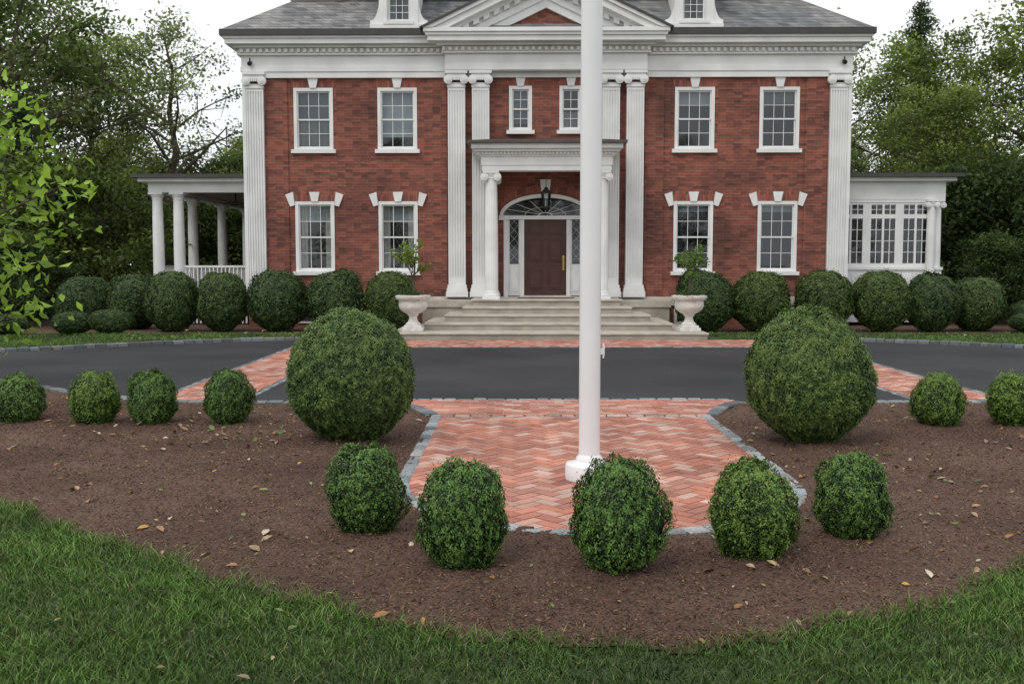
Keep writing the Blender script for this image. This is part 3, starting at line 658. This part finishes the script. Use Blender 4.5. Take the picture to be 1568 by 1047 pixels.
ln.tube([(lx,ly,4.4),(lx,ly,3.72)],[.008,.008]); ln.lathe([(.02,3.72),(.05,3.70),(.06,3.66),(.13,3.6),(.15,3.58),(.15,3.56)],lx,ly,0,6)
for i in range(6):
    a=math.pi*2*i/6; ln.tube([(lx+.13*math.cos(a),ly+.13*math.sin(a),3.57),(lx+.085*math.cos(a),ly+.085*math.sin(a),3.2)],[.009,.009],6)
ln.lathe([(.09,3.22),(.09,3.19),(.04,3.16),(.012,3.1)],lx,ly,0,6); ln.obj('hanging_lantern',M['black'],H)
ln=MB(); ln.lathe([(.075,3.21),(.118,3.56)],lx,ly,0,6); ln.obj('lantern_glass',M['glass'],H)
ln=MB(); ln.lathe([(.012,3.22),(.012,3.34),(.004,3.38)],lx,ly,0,8); ln.obj('lantern_candle',M['white'],H)
fx=MB()
for s_ in (-1,1): fx.tube([(s_*7.95,-.14,7.05),(s_*7.95,-.26,7.0)],[.05,.06],10); fx.tube([(s_*7.95,-.2,7.05),(s_*7.95,-.2,7.16)],[.02,.02],8)
fx.obj('flood_lamp',M['black'],H)
# left porch
pw=MB(); y0=1.0; xl,xr=-11.2,-8.12
pw.box(xl,xr,y0,10.3,.62,.78); 
for yy in (1.15,4.1,7.1,10.1):
    column(pw,-11.05,yy,.78,3.72,.16,0,False); pw.box(-11.22,-10.88,yy-.17,yy+.17,0,.62)
column(pw,-10.45,1.15,.78,3.72,.16,0,False)
column(pw,-8.3,1.15,.78,3.72,.12,0,False)
pw.box(xl-.04,xr,y0-.03,y0+.3,3.72,4.0); pw.box(xl-.04,xl+.28,y0+.3,10.3,3.722,4.0); pw.box(xl-.25,xr,y0-.25,10.5,4.0,4.1); 
pw.box(-10.36,-8.4,1.1,1.17,1.62,1.68); pw.box(-10.36,-8.4,1.1,1.17,.9,.95); 
x=-10.3
while x<-8.4: pw.box(x,x+.035,1.115,1.15,.95,1.62); x+=.115
for a,b_ in ((1.3,3.95),(4.25,6.95),(7.25,9.95)):
    pw.box(-11.09,-11.02,a,b_,1.62,1.68); pw.box(-11.09,-11.02,a,b_,.9,.95); y=a+.05
    while y<b_: pw.box(-11.07,-11.035,y,y+.035,.95,1.62); y+=.14
x=xl
while x<xr: pw.box(x,x+.05,1.04,1.07,.05,.62); x+=.11
pw.obj('side_porch',M['white'],H)
pw=MB(); pw.box(xl+.28,xr,y0+.3,10.2,3.86,3.9); pw.obj('porch_ceiling',M['ceil'],H)
gut.box(xl-.4,xr-.0,y0-.4,10.6,4.1,4.2)
slate.prism([(xl-.3,y0-.3,4.2),(xr,y0-.3,4.2),(xr,10.5,4.2),(xl-.3,10.5,4.2)],[(xl+.8,y0+.8,4.3),(xr,y0+.8,4.3),(xr,9.5,4.3),(xl+.8,9.5,4.3)])
fx=MB(); fx.tube([(-9.5,3.5,3.86),(-9.5,3.5,3.6)],[.02,.02]); fx.lathe([(.08,3.5),(.1,3.6)],-9.5,3.5,0,12)
for i in range(4):
    a=i*math.pi/2+.4; c_,s2=math.cos(a),math.sin(a); fx.prism([(-9.5+c_*.1-s2*.06,3.5+s2*.1+c_*.06,3.54),(-9.5+c_*.65-s2*.07,3.5+s2*.65+c_*.07,3.54),(-9.5+c_*.65+s2*.07,3.5+s2*.65-c_*.07,3.54),(-9.5+c_*.1+s2*.06,3.5+s2*.1-c_*.06,3.54)],[(-9.5+c_*.1-s2*.06,3.5+s2*.1+c_*.06,3.56),(-9.5+c_*.65-s2*.07,3.5+s2*.65+c_*.07,3.56),(-9.5+c_*.65+s2*.07,3.5+s2*.65-c_*.07,3.56),(-9.5+c_*.1+s2*.06,3.5+s2*.1-c_*.06,3.56)])
fx.obj('ceiling_fan',M['black'],H)
# right sunroom
sr=MB(); a0,a1=8.12,11.2; yf=1.0
sr.box(a0,a1,yf,10.3,.1,1.6); sr.box(a0,a1+.04,yf-.03,yf+.3,3.5,4.0); sr.box(a1-.28,a1+.04,yf+.3,10.3,3.502,4.0); sr.box(a0,a1+.25,yf-.25,10.5,4.0,4.1)
sr.box(a0,a1+.02,yf-.05,yf-.001,1.56,1.64); sr.box(a0,a1-.3,yf-.02,yf+.05,3.42,3.5)
for c in (8.62,9.53,10.44):
    sr.box(c-.42,c-.34,yf,yf+.08,1.64,3.42); sr.box(c+.34,c+.42,yf,yf+.08,1.64,3.42); sr.box(c-.03,c+.03,yf+.002,yf+.08,1.64,3.42)
    sr.box(c-.34,c+.34,yf+.004,yf+.078,2.98,3.1); sr.box(c-.34,c+.34,yf+.004,yf+.078,1.64,1.74); sr.box(c-.34,c+.34,yf+.004,yf+.078,3.36,3.42)
    for dx in (-.19,.19): sr.box(c+dx-.01,c+dx+.01,yf+.01,yf+.06,1.74,3.36)
    for zz in (2.05,2.36,2.67,3.23): sr.box(c-.34,c+.34,yf+.012,yf+.058,zz-.008,zz+.008)
    sr.box(c-.34,c-.06,yf-.012,yf+.001,.75,1.45); sr.box(c+.06,c+.34,yf-.012,yf+.001,.75,1.45)
for p_,q_ in ((8.12,8.20),(9.04,9.11),(9.95,10.02),(10.86,11.0)): sr.box(p_,q_,yf+.003,yf+.09,1.64,3.42)
gl.poly([(8.15,yf+.04,1.64),(10.95,yf+.04,1.64),(10.95,yf+.04,3.42),(8.15,yf+.04,3.42)])
for yy in (1.12,4.1,7.1,10.1):
    column(sr,11.07,yy,.3,3.5,.13,0,True); 
column(sr,10.83,.93,.3,3.5,.12,0,True)
for i in range(14): 
    yy=1.6+i*.62; sr.box(11.0,11.06,yy,yy+.07,1.6,3.5)
sr.box(11.0,11.05,1.3,10,2.98,3.06)
sr.obj('sunroom',M['white'],H)
inn.box(8.15,10.95,2.2,10,1.61,3.6); gl.poly([(11.02,1.3,1.6),(11.02,10,1.6),(11.02,10,3.5),(11.02,1.3,3.5)])
gut.box(a0,a1+.4,yf-.4,10.6,4.1,4.2)
slate.prism([(a0,yf-.3,4.2),(a1+.3,yf-.3,4.2),(a1+.3,10.5,4.2),(a0,10.5,4.2)],[(a0,yf+.8,4.3),(a1-.8,yf+.8,4.3),(a1-.8,9.5,4.3),(a0,9.5,4.3)])
brick.obj('brick_walls',M['brick'],H); white.obj('white_trim',M['white'],H); sash.obj('window_sashes',M['white2'],H); gl.obj('window_glass',M['glass'],H)
inn.obj('dark_interior',M['interior'],H); lime.obj('stone_watertable',M['limestone'],H,bevel=.01); sold.obj('soldier_arches',M['soldier'],H)
shade.obj('window_shades',M['shade'],H); curt.obj('curtains',M['curtain'],H); gut.obj('gutters',M['gutter'],H); slate.obj('slate_roof',M['slate'],H)

# ---------------------------------------------------------------- urn planters
for s_ in (-1,1):
    E=empty('urn_planter',(.90+s_*3.2,23.1-(s_*.05),.164)); u=MB()
    u.box(-.24,.24,-.24,.24,0,.09); u.box(-.20,.20,-.20,.20,.09,.14)
    u.obj('urn_plinth',M['urn'],E,bevel=.012); u=MB()
    u.lathe([(.17,.14),(.175,.17),(.12,.22),(.09,.30),(.10,.35),(.13,.37),(.12,.39),(.2,.43),(.30,.50),(.335,.58),(.33,.66),(.325,.70),(.39,.74),(.41,.78),(.41,.82),(.37,.835),(.34,.83),(.33,.74)],0,0,0,40)
    u.obj('urn_bowl',M['urn'],E,smooth=True)
    u=MB(); u.lathe([(.33,.74),(.25,.79),(.01,.81)],0,0,0,24); u.obj('urn_soil',M['mulch'],E)
    t=MB(); lc=[]; r0=random.Random(5+s_)
    top=Vector((-.05*s_,0,1.6)); t.tube([(0,0,.75),(.02,.02,1.1),top],[.034,.028,.018],7)
    for i in range(14):
        st_=Vector((0,0,r0.uniform(1.2,1.6))); a=r0.uniform(0,6.28); en=st_+Vector((math.cos(a)*r0.uniform(.2,.5),math.sin(a)*r0.uniform(.15,.4),r0.uniform(.1,.65)))
        mid=(st_+en)/2+Vector((0,0,.05)); t.tube([st_,mid,en],[.011,.008,.004],5)
        for k in range(36): lc.append(tuple(mid.lerp(en,r0.uniform(0,1.1))+Vector((r0.gauss(0,.06),r0.gauss(0,.06),r0.gauss(0,.045)))))
    t.obj('small_tree_trunk',M['bark'],E); C=np.array(lc)
    k=rng.uniform(.7,1.3,len(C))[:,None]; place('small_tree_leaves',quadmesh('planter_leaves',leafquads(C,rng.normal(size=C.shape)+[0,-.4,.6],rng.uniform(.03,.055,len(C)),.5),np.array([.15,.23,.05])*k,M['leaf']),parent=E)
    n=500; C=rng.normal(size=(n,3))*[.16,.16,.05]+[0,0,.84]; place('underplanting',quadmesh('underplanting',leafquads(C,rng.normal(size=C.shape)+[0,0,.6],rng.uniform(.015,.03,n),.5),np.tile([.05,.09,.03],(n,1)),M['leaf']),parent=E)

# ---------------------------------------------------------------- trees
def tree_meshes(tag,Ht,cr,cb,nl,ls,seed,base,tip,dens=1.0,nlimb=24,sig=.42):
    rr=random.Random(seed); t=MB(); cl=[]
    w=[Vector((0,0,-.1))]; rad=[Ht*.022]
    for i in range(1,8):
        w.append(Vector((rr.gauss(0,.12)*i*.5,rr.gauss(0,.12)*i*.5,Ht*.88*i/7))); rad.append(Ht*.022*(1-.13*i))
    t.tube(w,rad,9)
    def at(z):
        f=min(6.999,max(0,z/(Ht*.88)*7)); i=int(f); return w[i].lerp(w[i+1],f-i)
    for i in range(nlimb):
        f=(i+rr.random())/nlimb; z=cb+(Ht*.86-cb)*f; s0=at(z); a=i*2.4+rr.uniform(-.5,.5)
        prof=math.sin(math.pi*min(1,.22+.78*f)**.9)**.6 if f<.95 else .4
        L=cr*prof*rr.uniform(.65,1.1); up=rr.uniform(.15,.6)+f*.5
        dirv=Vector((math.cos(a),math.sin(a),up)).normalized(); en=s0+dirv*L; mid=s0.lerp(en,.5)+Vector((rr.gauss(0,.15),rr.gauss(0,.15),.1*L*.3))
        r_=Ht*.007*(1.2-f); t.tube([s0,mid,en],[r_,r_*.7,r_*.25],6)
        cl.append((en,rr.uniform(.7,1.2)))
        for k in range(6):
            q=mid.lerp(en,rr.uniform(-.3,1)); e2=q+Vector((rr.gauss(0,1),rr.gauss(0,1),rr.gauss(.2,.7))).normalized()*L*rr.uniform(.25,.5)
            t.tube([q,e2],[r_*.4,r_*.12],4); cl.append((e2,rr.uniform(.55,1.1)))
    cl.append((at(Ht*.9)+Vector((0,0,.4)),1)); n=len(cl); per=int(nl/n)
    C=[];K=[]
    for c,s in cl:
        if rr.random()>dens: continue
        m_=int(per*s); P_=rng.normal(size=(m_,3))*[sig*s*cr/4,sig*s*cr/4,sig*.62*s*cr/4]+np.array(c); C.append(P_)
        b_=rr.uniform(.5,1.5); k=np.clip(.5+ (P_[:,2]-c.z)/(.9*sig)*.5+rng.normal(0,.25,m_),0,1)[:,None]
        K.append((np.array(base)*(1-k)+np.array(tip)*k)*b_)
    C=np.concatenate(C);K=np.concatenate(K)
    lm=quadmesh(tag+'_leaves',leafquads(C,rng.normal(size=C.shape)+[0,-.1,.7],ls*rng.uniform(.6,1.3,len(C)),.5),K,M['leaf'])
    me=bpy.data.meshes.new(tag+'_trunk'); me.from_pydata(t.v,[],t.f); me.materials.append(M['bark']); return me,lm
T1=tree_meshes('oak',15,5.2,2.6,27000,.11,1,(.070,.105,.03),(.19,.25,.07),sig=.43)
T2=tree_meshes('maple',13,4.2,2.0,23000,.10,2,(.085,.12,.034),(.23,.285,.08),sig=.47)
T3=tree_meshes('sparse',13,4.2,2.5,9500,.09,3,(.12,.16,.06),(.28,.32,.13),dens=.65,nlimb=20,sig=.42)
T4=tree_meshes('understory',5,3.0,.2,22000,.085,4,(.032,.056,.018),(.085,.125,.036),nlimb=26,sig=.5)
T5=tree_meshes('dogwood',4.1,1.85,.6,3000,.085,5,(.17,.27,.045),(.36,.52,.09),nlimb=16,sig=.60,dens=.8)
def conifer():
    rr=random.Random(9); t=MB(); Ht=15; t.tube([(0,0,-.1),(0,0,Ht)],[.28,.03],8); C=[];D=[]
    z=.6
    while z<Ht-.3:
        nb=8; L=3.4*(1-z/Ht)**.8+.2
        for i in range(nb):
            a=rr.uniform(0,6.28); l=L*rr.uniform(.6,1.15); en=Vector((math.cos(a)*l,math.sin(a)*l,z-.18*l+rr.gauss(0,.15)))
            t.tube([(0,0,z),en],[.03,.01],4)
            m_=int(30*l+8); f=rng.uniform(.15,1.02,m_)[:,None]; P_=np.array([0,0,z])*(1-f)+np.array(en)*f+rng.normal(size=(m_,3))*[.17,.17,.10]; C.append(P_)
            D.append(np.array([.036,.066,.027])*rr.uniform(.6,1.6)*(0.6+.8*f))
        z+=.3
    C=np.concatenate(C);K=np.concatenate(D)
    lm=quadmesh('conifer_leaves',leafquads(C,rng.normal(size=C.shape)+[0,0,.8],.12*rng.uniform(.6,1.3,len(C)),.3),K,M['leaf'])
    me=bpy.data.meshes.new('conifer_trunk'); me.from_pydata(t.v,[],t.f); me.materials.append(M['bark']); return me,lm
T6=conifer()
def tree(name,T,x,y,s=1,rz=None,parent=None,sz=None):
    E=empty(name,(x,y,0),random.uniform(0,6.28) if rz is None else rz,parent); E.scale=(s,s,sz or s)
    place('trunk',T[0],parent=E); place('leaves',T[1],parent=E); return E
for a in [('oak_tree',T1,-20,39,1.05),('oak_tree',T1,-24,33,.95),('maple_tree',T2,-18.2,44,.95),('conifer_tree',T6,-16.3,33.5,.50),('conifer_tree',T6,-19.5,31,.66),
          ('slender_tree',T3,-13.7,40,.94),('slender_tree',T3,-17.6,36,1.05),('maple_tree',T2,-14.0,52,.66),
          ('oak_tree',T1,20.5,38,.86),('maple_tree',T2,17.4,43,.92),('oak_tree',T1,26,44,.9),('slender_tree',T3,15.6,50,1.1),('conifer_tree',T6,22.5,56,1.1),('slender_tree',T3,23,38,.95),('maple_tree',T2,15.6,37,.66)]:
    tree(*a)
tree('dogwood_tree',T5,-7.6,13.0,1,rz=.6)
dm=empty('distant_trees'); r0=random.Random(3)
for i in range(26):
    x=-60+i*4.8+r0.uniform(-1.5,1.5); y=r0.uniform(56,72)
    tree('distant_tree_%d'%i,T1 if i%2 else T2,x,y,r0.uniform(.55,.75),parent=dm)
us=empty('understory_foliage')
for x in [-27,-24,-21.5,-19,-16.5,-14.5,-12.5,-10.5,-8.5,14,16,18.5,21.5,24.5,28]:
    tree('understory_shrub',T4,x+r0.uniform(-.6,.6),(r0.uniform(38,42) if abs(x)<13.6 else r0.uniform(29.5,35)),r0.uniform(.7,1.0),parent=us)
for x in range(-38,44,5):
    tree('understory_far',T4,x+r0.uniform(-1,1),r0.uniform(44,52),r0.uniform(1.1,1.4),parent=us)
for x in [-13.8,-15.5,13.9,15.2]: tree('understory_shrub',T4,x,27.8+r0.uniform(-.5,.8),.5,parent=us)
for i in range(5):
    tree('distant_tree_back_%d'%i,T1 if i%2 else T2,-24+i*12,-26+r0.uniform(-4,3),.8,parent=dm)  # unseen trees behind the camera, added for the window reflections
print('DONE')
